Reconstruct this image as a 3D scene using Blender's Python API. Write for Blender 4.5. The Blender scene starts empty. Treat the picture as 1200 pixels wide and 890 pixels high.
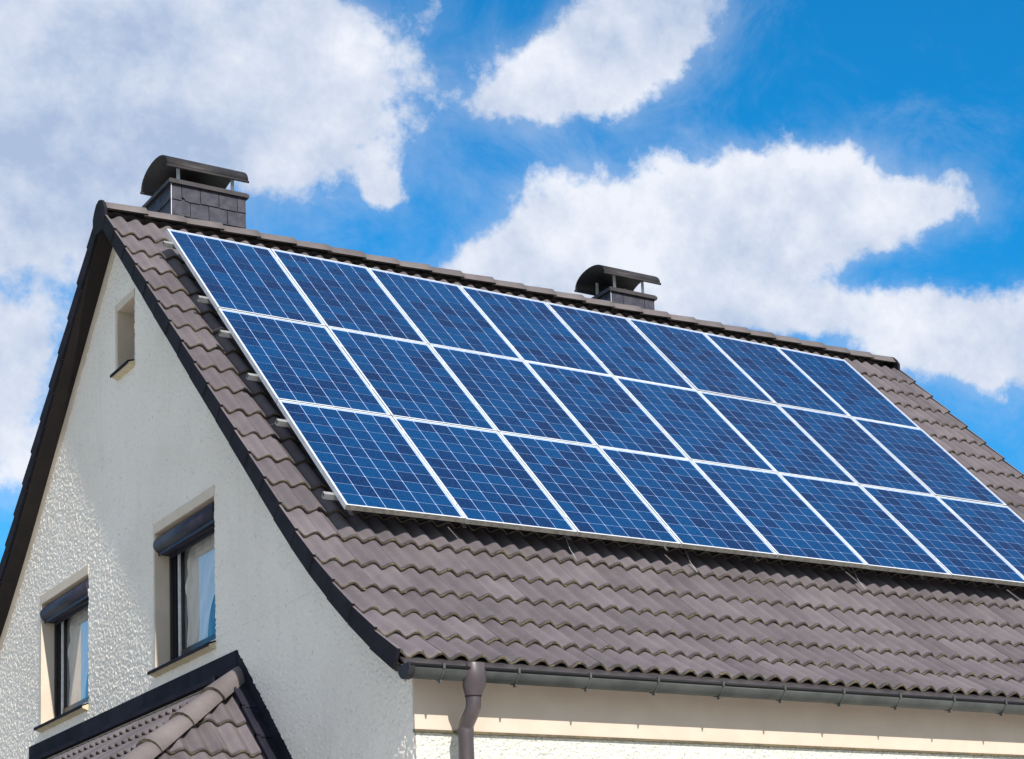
import bpy, bmesh, math, random
from mathutils import Vector, Matrix
from mathutils.geometry import tessellate_polygon
random.seed(7)
sc = bpy.context.scene
COL = sc.collection
PI = math.pi
R = math.radians

# ------------------------------------------------------------------ camera
F, CX, CY = 2263.015, 812.754, 774.456
YAW, PITCH, ROLL = R(53.95597), R(10.34562), R(-3.29984)
f = Vector((math.cos(PITCH)*math.cos(YAW), math.cos(PITCH)*math.sin(YAW), math.sin(PITCH)))
r0 = f.cross(Vector((0, 0, 1))).normalized(); u0 = r0.cross(f)
rr = math.cos(ROLL)*r0 + math.sin(ROLL)*u0
uu = -math.sin(ROLL)*r0 + math.cos(ROLL)*u0
cam = bpy.data.objects.new('camera', bpy.data.cameras.new('camera')); COL.objects.link(cam)
M = Matrix((rr, uu, -f)).transposed().to_4x4()
M.translation = Vector((-6.07438, -16.13294, -7.3263))
cam.matrix_world = M
cam.data.sensor_width = 36
cam.data.lens = F/1200*36
cam.data.shift_x = (600-CX)/1200
cam.data.shift_y = (CY-445)/1200
cam.data.clip_start = .1; cam.data.clip_end = 3000
sc.camera = cam

# ------------------------------------------------------------------ sun, sky, exposure
SUNV = Vector((-.078, -.813, .582)).normalized()          # towards the sun
sun = bpy.data.objects.new('sun', bpy.data.lights.new('sun', 'SUN')); COL.objects.link(sun)
sun.data.energy = 5.0; sun.data.angle = R(.53); sun.data.color = (1, .95, .87)
sun.rotation_euler = SUNV.to_track_quat('Z', 'Y').to_euler()
sun.location = SUNV*30
sc.view_settings.view_transform = 'Standard'; sc.view_settings.look = 'None'
sc.view_settings.exposure = 0.3; sc.view_settings.gamma = 1.0
SKY_STRENGTH = .12

class NT:
    """small helper for node trees"""
    def __init__(s, tree): s.t = tree
    def n(s, typ, **kw):
        nd = s.t.nodes.new(typ)
        for k, v in kw.items(): setattr(nd, k, v)
        return nd
    def set(s, sock, v):
        if isinstance(v, bpy.types.NodeSocket): s.t.links.new(v, sock)
        elif v is not None: sock.default_value = v
    def m(s, op, a, b=None, c=None, clamp=False):
        nd = s.n('ShaderNodeMath', operation=op, use_clamp=clamp)
        s.set(nd.inputs[0], a); s.set(nd.inputs[1], b); s.set(nd.inputs[2], c)
        return nd.outputs[0]
    def smooth(s, x, a, b, lo=0., hi=1.):
        nd = s.n('ShaderNodeMapRange', interpolation_type='SMOOTHSTEP')
        for i, v in enumerate((x, a, b, lo, hi)): s.set(nd.inputs[i], v)
        return nd.outputs[0]
    def mix(s, fac, a, b, mode='MIX'):
        nd = s.n('ShaderNodeMix', data_type='RGBA', blend_type=mode)
        s.set(nd.inputs[0], fac); s.set(nd.inputs[6], a); s.set(nd.inputs[7], b)
        return nd.outputs[2]
    def noise(s, vec, scale, detail=4, rough=.5, dist=0.):
        nd = s.n('ShaderNodeTexNoise'); s.set(nd.inputs['Vector'], vec)
        nd.inputs['Scale'].default_value = scale; nd.inputs['Detail'].default_value = detail
        nd.inputs['Roughness'].default_value = rough; nd.inputs['Distortion'].default_value = dist
        return nd

world = bpy.data.worlds.new('World'); sc.world = world; world.use_nodes = True
w = NT(world.node_tree); w.t.nodes.clear()
sky = w.n('ShaderNodeTexSky', sky_type='NISHITA', sun_disc=False)
sky.sun_elevation = math.asin(SUNV.z); sky.sun_rotation = math.atan2(SUNV.x, SUNV.y)
sky.altitude = 300; sky.air_density = 1.0; sky.dust_density = .3; sky.ozone_density = 2.5
tc = w.n('ShaderNodeTexCoord'); D = tc.outputs['Generated']
sep = w.n('ShaderNodeSeparateXYZ'); w.set(sep.inputs[0], D)
warp = w.noise(D, 9, 6, .6)
wsep = w.n('ShaderNodeSeparateColor'); w.set(wsep.inputs[0], warp.outputs['Color'])
az = w.m('MULTIPLY', w.m('ARCTAN2', sep.outputs[1], sep.outputs[0]), 180/PI)
el = w.m('MULTIPLY', w.m('ARCSINE', sep.outputs[2]), 180/PI)
az_w = w.m('ADD', az, w.m('MULTIPLY', w.m('SUBTRACT', wsep.outputs[0], .5), 4.0))
el_w = w.m('ADD', el, w.m('MULTIPLY', w.m('SUBTRACT', wsep.outputs[1], .5), 3.2))
# clouds as they stand in the sky: azimuth, elevation, half-widths in degrees, tilt, weight, whiteness
def sk(u, v): return 74.2-u*.0263, 28.95-.0228*v
CL = [(150, 60, 250, 130, 0, 1.3, .35), (30, 180, 230, 90, 0, 1.0, .25), (330, 72, 92, 88, -30, 1.0, .9), (255, 165, 85, 36, 10, .55, .3), (400, 5, 45, 38, 0, .4, .6),
      (60, 262, 110, 36, 0, .5, .2), (-10, 480, 72, 100, 0, 1.2, .7), (25, 395, 55, 38, 0, .6, .5),
      (760, 25, 95, 62, 25, 1.15, .5), (685, 75, 92, 50, 10, 1.05, .7), (612, 114, 66, 24, 0, .75, .65),
      (555, 292, 115, 36, 16, 1.0, .9), (700, 270, 125, 58, 0, 1.1, .9), (915, 208, 105, 52, 5, 1.2, .85), (1030, 254, 80, 32, -5, .95, .75), (940, 275, 100, 44, 0, 1.0, .5), (1150, 480, 90, 45, 0, .38, .5), (1110, 395, 100, 30, 0, .33, .5), (60, 315, 130, 40, 0, .36, .4), (790, 270, 130, 54, 0, 1.0, .7),
      (790, 345, 130, 34, -4, .95, .6), (905, 378, 95, 26, -4, .95, .65), (1050, 425, 72, 44, -10, 1.05, .85), (1165, 450, 62, 40, 0, .85, .6), (423, 200, 17, 20, 0, 1.0, .3)]
S = None; B = None
for (u, v, rx, ry, rot, wt, br) in CL:
    a0, e0 = sk(u, v); rx *= .0263; ry *= .0228
    c, s_ = math.cos(R(rot)), math.sin(R(rot))
    da = w.m('SUBTRACT', a0, az_w); de = w.m('SUBTRACT', el_w, e0)
    p_ = w.m('MULTIPLY_ADD', da, c/rx, w.m('MULTIPLY', de, s_/rx))
    q_ = w.m('MULTIPLY_ADD', da, -s_/ry, w.m('MULTIPLY', de, c/ry))
    q2 = w.m('MULTIPLY_ADD', p_, p_, w.m('MULTIPLY', q_, q_))
    g = w.m('MULTIPLY', w.m('POWER', 2.71828, w.m('MULTIPLY', q2, -.75)), wt)
    S = g if S is None else w.m('ADD', S, g)
    B = w.m('MULTIPLY', g, br) if B is None else w.m('MULTIPLY_ADD', g, br, B)
# the rest of the sky carries broken cloud too, whitened to add neutral fill light
mp = w.n('ShaderNodeMapping'); w.set(mp.inputs[0], D); mp.inputs['Location'].default_value = (3.1, .7, 1.3); mp.inputs['Scale'].default_value = (1, 1, 2)
gen = w.noise(mp.outputs[0], 2.2, 3, .5)
ddot = w.n('ShaderNodeVectorMath', operation='DOT_PRODUCT'); w.set(ddot.inputs[0], D)
ddot.inputs[1].default_value = Vector((math.cos(R(20))*math.cos(R(58)), math.cos(R(20))*math.sin(R(58)), math.sin(R(20))))
away = w.smooth(ddot.outputs['Value'], math.cos(R(20)), math.cos(R(38)))
gdot = w.n('ShaderNodeVectorMath', operation='DOT_PRODUCT'); w.set(gdot.inputs[0], D)
gdot.inputs[1].default_value = Vector((math.cos(R(16))*math.cos(R(126)), math.cos(R(16))*math.sin(R(126)), math.sin(R(16))))
G = w.m('MULTIPLY', w.m('MULTIPLY', w.smooth(gen.outputs[0], .40, .54), away), w.smooth(gdot.outputs['Value'], math.cos(R(14)), math.cos(R(30))))
S = w.m('MULTIPLY_ADD', G, 1.3, S); B = w.m('MULTIPLY_ADD', G, 1.2, B)
fb = w.noise(D, 22, 9, .64); fb2 = w.noise(D, 52, 6, .6)
dens = w.m('ADD', S, w.m('MULTIPLY_ADD', w.m('SUBTRACT', fb.outputs[0], .5), 1.5, w.m('MULTIPLY', w.m('SUBTRACT', fb2.outputs[0], .5), .75)))
dens = w.smooth(dens, .36, .90)
vn_ = w.noise(D, 16, 8, .7, .6)
veil = w.m('MULTIPLY', w.smooth(w.m('ADD', S, w.m('MULTIPLY', w.m('SUBTRACT', vn_.outputs[0], .5), 1.6)), -.05, .95), .34)
dens = w.m('MAXIMUM', dens, w.m('ADD', veil, .0))
horiz = w.smooth(sep.outputs[2], -.02, .05)
dens = w.m('MULTIPLY', dens, horiz)
brn = w.m('DIVIDE', B, w.m('MAXIMUM', S, .05))
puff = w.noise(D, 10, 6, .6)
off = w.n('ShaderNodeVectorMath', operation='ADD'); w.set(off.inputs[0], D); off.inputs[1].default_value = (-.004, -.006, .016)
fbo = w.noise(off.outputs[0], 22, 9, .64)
emb = w.m('MULTIPLY', w.m('SUBTRACT', fb.outputs[0], fbo.outputs[0]), 1.5)  # sunward relief shading painted into the cloud colour
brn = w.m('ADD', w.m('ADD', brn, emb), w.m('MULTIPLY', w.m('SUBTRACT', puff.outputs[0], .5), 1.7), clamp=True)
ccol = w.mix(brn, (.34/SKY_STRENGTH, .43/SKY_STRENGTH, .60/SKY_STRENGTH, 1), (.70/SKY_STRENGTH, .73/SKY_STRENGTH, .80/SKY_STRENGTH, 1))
tint = w.mix(w.smooth(sep.outputs[2], .0, .42), (.38, .78, .98, 1), (.06, .88, 1.27, 1))
hs = w.mix(1.0, sky.outputs[0], tint, 'MULTIPLY')
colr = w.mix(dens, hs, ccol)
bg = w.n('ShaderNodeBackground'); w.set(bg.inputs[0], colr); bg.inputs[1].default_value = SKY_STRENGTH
out = w.n('ShaderNodeOutputWorld'); w.set(out.inputs[0], bg.outputs[0])
try: world.cycles.sampling_method = 'MANUAL'; world.cycles.sample_map_resolution = 512
except Exception: pass

# ------------------------------------------------------------------ helpers
def mat(name, col, rough=.6, metal=0., spec=.5):
    m = bpy.data.materials.new(name); m.use_nodes = True
    b = m.node_tree.nodes['Principled BSDF']
    b.inputs['Base Color'].default_value = (*col, 1); b.inputs['Roughness'].default_value = rough
    b.inputs['Metallic'].default_value = metal; b.inputs['Specular IOR Level'].default_value = spec
    return m
def nt(m):
    t = NT(m.node_tree); b = m.node_tree.nodes['Principled BSDF']
    tc = t.n('ShaderNodeTexCoord')
    return t, b, tc
def bump(t, b, h, strength, dist):
    n = t.n('ShaderNodeBump'); n.inputs['Strength'].default_value = strength; n.inputs['Distance'].default_value = dist
    t.set(n.inputs['Height'], h); t.set(b.inputs['Normal'], n.outputs[0])
def worldpos(t):
    g = t.n('ShaderNodeNewGeometry'); return g.outputs['Position']

def mottled(name, c1, c2, scale=6, rough=.6, metal=0., bscale=0, bst=.2, bdist=.003, spec=.5):
    m = mat(name, c1, rough, metal, spec); t, b, tc = nt(m)
    P = worldpos(t)
    n = t.noise(P, scale, 6, .6)
    t.set(b.inputs['Base Color'], t.mix(t.smooth(n.outputs[0], .35, .65), (*c1, 1), (*c2, 1)))
    if bscale: bump(t, b, t.noise(P, bscale, 4, .6).outputs[0], bst, bdist)
    return m

def tile_mat(name, c1, c2, lichen, bst=.35):
    m = mat(name, c1, .72, 0, .35); t, b, tc = nt(m)
    P = worldpos(t)
    oi = t.n('ShaderNodeObjectInfo')
    n1 = t.noise(P, 3.5, 5, .6); n2 = t.noise(P, 60, 4, .7); n3 = t.noise(P, 11, 6, .65)
    col = t.mix(t.smooth(n1.outputs[0], .3, .7), (*c1, 1), (*c2, 1))
    v = t.m('MULTIPLY_ADD', oi.outputs['Random'], .34, .83)
    v = t.m('MULTIPLY', v, t.m('MULTIPLY_ADD', n2.outputs[0], .5, .75))
    vn = t.n('ShaderNodeVectorMath', operation='SCALE'); t.set(vn.inputs[0], col); t.set(vn.inputs['Scale'], v)
    col = t.mix(t.smooth(n3.outputs[0], .62, .78), vn.outputs[0], (*lichen, 1))
    t.set(b.inputs['Base Color'], col)
    bump(t, b, n2.outputs[0], bst, .002)
    return m

def edge_mat():
    m = mat('tile_edge', (.1, .08, .06), .9, 0, .2); t, b, tc = nt(m)
    P = worldpos(t)
    a = t.noise(P, 9, 5, .7); c = t.noise(P, 42, 3, .6)
    col = t.mix(t.smooth(a.outputs[0], .42, .62), (.07, .058, .048, 1), (.14, .115, .078, 1))
    col = t.mix(t.smooth(c.outputs[0], .66, .74), col, (.24, .19, .07, 1))
    col = t.mix(t.smooth(c.outputs[0], .42, .34), col, (.03, .025, .02, 1))
    t.set(b.inputs['Base Color'], col)
    bump(t, b, c.outputs[0], .8, .006)
    return m

def stucco_mat(name, c1, c2, big=1.0, relief=True):
    m = mat(name, c1, .95, 0, .15); t, b, tc = nt(m)
    P = worldpos(t)
    n0 = t.noise(P, .8, 4, .6)
    n1 = t.noise(P, 34, 3, .65, .5); vo = t.n('ShaderNodeTexVoronoi', feature='SMOOTH_F1'); t.set(vo.inputs['Vector'], P)
    vo.inputs['Scale'].default_value = 48; vo.inputs['Smoothness'].default_value = .4
    n2 = t.noise(P, 150, 3, .6)
    h = t.m('ADD', t.m('MULTIPLY', n1.outputs[0], 1.0), t.m('MULTIPLY', vo.outputs[0], -.55))
    h = t.m('MULTIPLY_ADD', n2.outputs[0], .25, h)
    mp = t.n('ShaderNodeMapping'); t.set(mp.inputs[0], P); mp.inputs['Scale'].default_value = (3, 3, .35)
    st = t.noise(mp.outputs[0], 2.0, 5, .6)
    col = t.mix(t.smooth(n0.outputs[0], .35, .65), (*c1, 1), (*c2, 1))
    col = t.mix(t.m('MULTIPLY', t.smooth(st.outputs[0], .55, .8), .35), col, (c2[0]*.72, c2[1]*.72, c2[2]*.68, 1))
    pit_shade = t.m('MAXIMUM', t.smooth(n1.outputs[0], .40, .30), t.m('MULTIPLY', t.smooth(n2.outputs[0], .42, .30), .5))  # shade in the hollows between grains, painted as dark specks
    col = t.mix(t.m('MULTIPLY', pit_shade, .7), col, (c2[0]*.6, c2[1]*.6, c2[2]*.55, 1))
    t.set(b.inputs['Base Color'], col)
    if relief: bump(t, b, h, 1.0, .02*big)
    return m

MT = {}
MT['tile'] = tile_mat('concrete_tile', (.095, .080, .086), (.122, .103, .109), (.140, .126, .110))
MT['ridge'] = tile_mat('ridge_tile_concrete', (.106, .088, .088), (.134, .114, .112), (.145, .127, .11))
MT['edge'] = edge_mat()
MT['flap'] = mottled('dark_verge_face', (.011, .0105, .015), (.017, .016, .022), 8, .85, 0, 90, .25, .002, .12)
MT['under'] = mat('tile_underside', (.045, .038, .034), .95)
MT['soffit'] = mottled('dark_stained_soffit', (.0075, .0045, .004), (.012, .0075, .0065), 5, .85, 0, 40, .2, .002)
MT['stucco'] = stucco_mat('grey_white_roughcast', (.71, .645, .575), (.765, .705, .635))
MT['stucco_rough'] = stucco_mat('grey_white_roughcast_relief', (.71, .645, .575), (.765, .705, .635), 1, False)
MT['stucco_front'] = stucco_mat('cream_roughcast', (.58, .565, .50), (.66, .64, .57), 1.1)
MT['band'] = mottled('smooth_beige_render', (.49, .395, .315), (.53, .43, .35), 3, .85, 0, 120, .15, .001)
MT['border'] = mottled('smooth_cream_border', (.52, .43, .34), (.58, .49, .40), 3, .85, 0, 120, .2, .001)
MT['olive'] = mottled('weathered_drip_line', (.12, .095, .05), (.07, .058, .035), 20, .9)
MT['black_frame'] = mottled('dark_window_frame', (.012, .010, .012), (.018, .015, .016), 10, .3)
MT['shutter'] = mottled('dark_blue_grey_aluminium', (.018, .018, .034), (.028, .027, .045), 10, .5, 0, 0, .2, .003, .25)
MT['lead'] = mottled('dark_sheet_metal', (.013, .013, .020), (.021, .020, .030), 5, .85, 0, 0, .2, .003, .08)
MT['sheet'] = mottled('brown_grey_coated_sheet', (.036, .031, .034), (.052, .045, .047), 6, .55, 0, 0, .2, .003, .2)
MT['hood'] = mottled('weathered_dark_hood', (.012, .011, .013), (.026, .022, .023), 9, .6, 0, 0, .2, .003, .3)
MT['hood_in'] = mottled('sooty_sheet', (.012, .010, .014), (.02, .017, .02), 8, .6)
MT['steel'] = mottled('galvanised_post', (.50, .50, .52), (.62, .62, .63), 20, .4, .1)
MT['slate'] = mottled('slate', (.038, .038, .052), (.062, .060, .076), 14, .55, 0, 70, .35, .003, .12)
MT['slate_dark'] = mat('chimney_core', (.015, .015, .02), .9)
MT['shadow_bead'] = mat('gutter_bead_shadow', (.006, .006, .007), .6, 0, .2)  # bead painted black for the shadow line along the gutter lip
MT['gutter'] = mottled('grey_green_gutter_metal', (.048, .052, .050), (.074, .078, .074), 4, .5, 0, 0, .2, .003, .25)
MT['dark_metal'] = mottled('blackened_metal', (.015, .014, .017), (.03, .027, .03), 12, .6, 0, 0, .2, .003, .15)
MT['pipe'] = mottled('brown_coated_pipe', (.065, .050, .054), (.088, .070, .073), 5, .35, .2)
MT['alu'] = mottled('bright_anodised_aluminium', (.56, .58, .62), (.66, .68, .71), 12, .4, .2)
MT['alu_dull'] = mottled('dull_aluminium_edge', (.17, .155, .135), (.27, .25, .22), 30, .55, .2)  # duller, darker tone for the lower face of each panel frame
MT['rail'] = mottled('dull_aluminium_rail', (.24, .24, .24), (.33, .33, .33), 20, .45, .3)
MT['back'] = mat('white_backsheet', (.34, .46, .74), .6, 0, .1)
MT['moss'] = mat('yellow_lichen', (.22, .18, .06), .95)
MT['ply'] = mat('plain_lining', (.25, .23, .2), .9)
MT['sill_under'] = mottled('beige_stone_sill', (.50, .42, .27), (.58, .49, .33), 14, .9, 0, 90, .2, .001)

def cell_mat():
    m = mat('polycrystalline_silicon', (.01, .06, .24), .6, 0, .0); t, b, tc = nt(m)
    P = tc.outputs['Object']; oi = t.n('ShaderNodeObjectInfo')
    add = t.n('ShaderNodeVectorMath', operation='ADD'); t.set(add.inputs[0], P)
    cmb = t.n('ShaderNodeCombineXYZ'); t.set(cmb.inputs[0], t.m('MULTIPLY', oi.outputs['Random'], 50)); t.set(cmb.inputs[1], t.m('MULTIPLY', oi.outputs['Random'], 91))
    t.set(add.inputs[1], cmb.outputs[0])
    vo = t.n('ShaderNodeTexVoronoi'); t.set(vo.inputs['Vector'], add.outputs[0]); vo.inputs['Scale'].default_value = 70
    s3 = t.n('ShaderNodeSeparateColor'); t.set(s3.inputs[0], vo.outputs['Color'])
    k = t.m('ADD', t.m('MULTIPLY', s3.outputs[0], .42), t.m('MULTIPLY', oi.outputs['Random'], .58))
    rp = t.n('ShaderNodeValToRGB'); t.set(rp.inputs[0], k)
    e = rp.color_ramp.elements
    e[0].position = .05; e[0].color = (.002, .014, .052, 1)
    e[1].position = .95; e[1].color = (.0008, .043, .135, 1)
    x = e.new(.45); x.color = (.0008, .029, .100, 1)
    x = e.new(.20); x.color = (.0035, .017, .066, 1)
    # fine silver bus bars running up the cell
    sp = t.n('ShaderNodeSeparateXYZ'); t.set(sp.inputs[0], P)
    fr = t.m('ABSOLUTE', t.m('SUBTRACT', t.m('FRACT', t.m('ADD', t.m('DIVIDE', sp.outputs[0], .05), .5)), .5))
    bar = t.smooth(fr, .035, .015)
    col = t.mix(t.m('MULTIPLY', bar, .05), rp.outputs[0], (.25, .36, .5, 1))
    t.set(b.inputs['Base Color'], col)
    return m
MT['cell'] = cell_mat()
def glass_mat(name, ior, rough=.02, tint=(1, 1, 1), k=1.):
    m = bpy.data.materials.new(name); m.use_nodes = True; t = NT(m.node_tree); t.t.nodes.clear()
    o = t.n('ShaderNodeOutputMaterial'); mx = t.n('ShaderNodeMixShader'); tr = t.n('ShaderNodeBsdfTransparent'); tr.inputs[0].default_value = (*tint, 1)
    gl = t.n('ShaderNodeBsdfGlossy'); gl.inputs['Roughness'].default_value = rough
    lw = t.n('ShaderNodeLayerWeight'); lw.inputs[0].default_value = .5
    f0 = ((ior-1)/(ior+1))**2
    sch = t.m('MULTIPLY_ADD', t.m('POWER', lw.outputs['Facing'], 5.0), 1-f0, f0)
    t.set(mx.inputs[0], t.m('MULTIPLY', sch, k, clamp=True)); t.set(mx.inputs[1], tr.outputs[0]); t.set(mx.inputs[2], gl.outputs[0]); t.set(o.inputs[0], mx.outputs[0])
    return m
MT['pv_glass'] = glass_mat('solar_cover_glass', 1.25, .12, (1, 1, 1), .22)
MT['win_glass'] = glass_mat('window_glass', 1.6, .0, (.90, .92, .94), 1.9)
def curtain_mat():
    m = mat('sheer_curtain', (.42, .40, .38), .95, 0, .1); t, b, tc = nt(m)
    b.inputs['Base Color'].default_value = (.78, .74, .69, 1)
    return m
MT['curtain'] = curtain_mat()

def finish(bm, name, mats, parent=None, smooth=False, recalc=True):
    if recalc: bmesh.ops.recalc_face_normals(bm, faces=bm.faces)
    if smooth:
        for fc in bm.faces: fc.smooth = True
    me = bpy.data.meshes.new(name); bm.to_mesh(me); bm.free()
    for m in (mats if isinstance(mats, (list, tuple)) else [mats]): me.materials.append(MT[m] if isinstance(m, str) else m)
    return link(name, me, parent)
def link(name, me, parent=None, mw=None):
    o = bpy.data.objects.new(name, me); COL.objects.link(o)
    if mw is not None: o.matrix_basis = mw
    if parent is not None: o.parent = parent
    return o
def empty(name, loc, label, cat, group=None):
    o = bpy.data.objects.new(name, None); COL.objects.link(o); o.location = loc; o.empty_display_size = .2
    tag(o, label, cat, group); return o
def tag(o, label=None, cat=None, group=None, kind=None):
    if label: o['label'] = label
    if cat: o['category'] = cat
    if group: o['group'] = group
    if kind: o['kind'] = kind
def box(bm, x0, x1, y0, y1, z0, z1, mi=0, mtx=None):
    vs = [bm.verts.new((x, y, z)) for x in (x0, x1) for y in (y0, y1) for z in (z0, z1)]
    if mtx is not None:
        for v in vs: v.co = mtx @ v.co
    fs = []
    for idx in ((0, 1, 3, 2), (4, 6, 7, 5), (0, 4, 5, 1), (2, 3, 7, 6), (0, 2, 6, 4), (1, 5, 7, 3)):
        fc = bm.faces.new([vs[i] for i in idx]); fc.material_index = mi; fs.append(fc)
    return vs, fs
def bevel_all(bm, wdt, seg=1):
    bmesh.ops.bevel(bm, geom=list(bm.edges), offset=wdt, segments=seg, affect='EDGES', profile=.6)
def extrude_x(bm, pts, x0, x1, mi=0, closed=True, caps=True, mis=None):
    """pts: list of (y,z); a prism along x"""
    a = [bm.verts.new((x0, y, z)) for y, z in pts]; b = [bm.verts.new((x1, y, z)) for y, z in pts]
    n = len(pts)
    for i in range(n if closed else n-1):
        j = (i+1) % n
        fc = bm.faces.new((a[i], a[j], b[j], b[i])); fc.material_index = mis[i] if mis else mi
    if caps and closed:
        for ring in (a, b):
            tris = tessellate_polygon([[v.co for v in ring]])
            for t3 in tris:
                fc = bm.faces.new([ring[k] for k in t3]); fc.material_index = mi
    return a, b
def tube(bm, path, rad, seg=10, cap=True, mi=0):
    rings = []
    for i, p in enumerate(path):
        p = Vector(p)
        d = (Vector(path[min(i+1, len(path)-1)])-Vector(path[max(i-1, 0)])).normalized()
        up = Vector((1, 0, 0)) if abs(d.x) < .9 else Vector((0, 0, 1))
        e1 = d.cross(up).normalized(); e2 = d.cross(e1)
        r_ = rad[i] if isinstance(rad, (list, tuple)) else rad
        rings.append([bm.verts.new(p+e1*r_*math.cos(2*PI*k/seg)+e2*r_*math.sin(2*PI*k/seg)) for k in range(seg)])
    for i in range(len(rings)-1):
        for k in range(seg):
            fc = bm.faces.new((rings[i][k], rings[i][(k+1) % seg], rings[i+1][(k+1) % seg], rings[i+1][k])); fc.smooth = True; fc.material_index = mi
    if cap:
        for r_ in (rings[0], rings[-1]):
            fc = bm.faces.new(r_); fc.material_index = mi

# ------------------------------------------------------------------ key measures of the house (metres)
A = R(44.573)                         # pitch of the front slope
GZ = -8.95                            # ground
XL, XR = -.42, 9.30                   # outer verges
XW = -.24                             # face of the gable wall
YF, YB = -5.0, 6.1                    # faces of the front and back walls
WAVE = (XR-XL)/63                     # a pantile carries two waves
TW = 2*WAVE; GA = .379
ca, sa = math.cos(A), math.sin(A)
def on_slope(s, wn=0.):               # s down the slope from the top edge of the panels, wn above the tile crests
    o_ = -.127+wn
    return (-s*ca - o_*sa, -s*sa + o_*ca)
# noses of the front courses, crest level, from the ridge down
front = []
for k in range(1, 15): front.append((*on_slope(4.83-GA*(14-k)), A))
ang = [43.7, 42.0, 39.5, 37.7, 35.3, 32.0]
for d in ang:
    y, z, _ = front[-1]; front.append((y-GA*1.015*math.cos(R(d)), z-GA*1.015*math.sin(R(d)), R(d)))
APY = .575; APZ = APY*math.tan(A) - .127/ca
back = []; BA = R(42.2)
y, z = APY, APZ
y += .475*math.cos(BA); z -= .475*math.sin(BA); back.append((y, z, BA))
for k in range(17):
    d = 42.2 if k < 8 else 42.2-(k-7)*1.3
    y += GA*math.cos(R(d)); z -= GA*math.sin(R(d)); back.append((y, z, R(d)))
def offset_profile(off):
    """polyline of (y,z) from the front eave over the apex to the back eave, off below crest level"""
    pts = [(y, z) for y, z, _ in reversed(front)] + [(APY, APZ)] + [(y, z) for y, z, _ in back]
    out_ = []
    for i, (y, z) in enumerate(pts):
        def nrm(a_, b_):
            dy, dz = b_[0]-a_[0], b_[1]-a_[1]; l = math.hypot(dy, dz); return (dz/l, -dy/l)   # points down/inside
        n1 = nrm(pts[max(i-1, 0)], pts[max(i, 1)]); n2 = nrm(pts[min(i, len(pts)-2)], pts[min(i+1, len(pts)-1)])
        bx, bz = n1[0]+n2[0], n1[1]+n2[1]; l2 = (bx*n1[0]+bz*n1[1])
        out_.append((y+bx/l2*off, z+bz/l2*off))
    return out_
def zat(poly, y):
    for (y0, z0), (y1, z1) in zip(poly, poly[1:]):
        if y0 <= y <= y1: return z0+(z1-z0)*(y-y0)/(y1-y0)
    return poly[0][1] if y < poly[0][0] else poly[-1][1]

# ------------------------------------------------------------------ ground
def ground():
    bm = bmesh.new()
    bmesh.ops.create_grid(bm, x_segments=40, y_segments=40, size=900)
    for v in bm.verts: v.co.z = GZ
    m = mat('mown_grass', (.07, .10, .03), .95); t, b, tc = nt(m); P = worldpos(t)
    n = t.noise(P, .35, 6, .6); n2 = t.noise(P, 25, 5, .7)
    c = t.mix(n.outputs[0], (.05, .085, .022, 1), (.12, .13, .05, 1)); c = t.mix(t.m('MULTIPLY', n2.outputs[0], .5), c, (.16, .16, .07, 1))
    t.set(b.inputs['Base Color'], c); bump(t, b, n2.outputs[0], .6, .03)
    o = finish(bm, 'lawn', [m]); tag(o, kind='structure')
    bm = bmesh.new(); box(bm, -26, 22, -30, 20, GZ-.1, GZ+.03)
    m = mottled('bounce_gravel', (.46, .44, .41), (.56, .54, .50), 2, .9, 0, 60, .3, .004)
    o = finish(bm, 'path', [m]); tag(o, kind='structure')  # unseen pale yard, added to bounce neutral light up onto the walls
ground()

# ------------------------------------------------------------------ the house
house = empty('house', ((XL+XR)/2, .5, GZ), 'gabled house with brown pantile roof, grey roughcast gable and two slate-clad chimneys', 'house')
HI = Matrix.Translation(-house.location)
def hpart(o):                          # parent to the house while the mesh stays in world coordinates
    o.parent = house; o.matrix_parent_inverse = HI; return o

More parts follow.
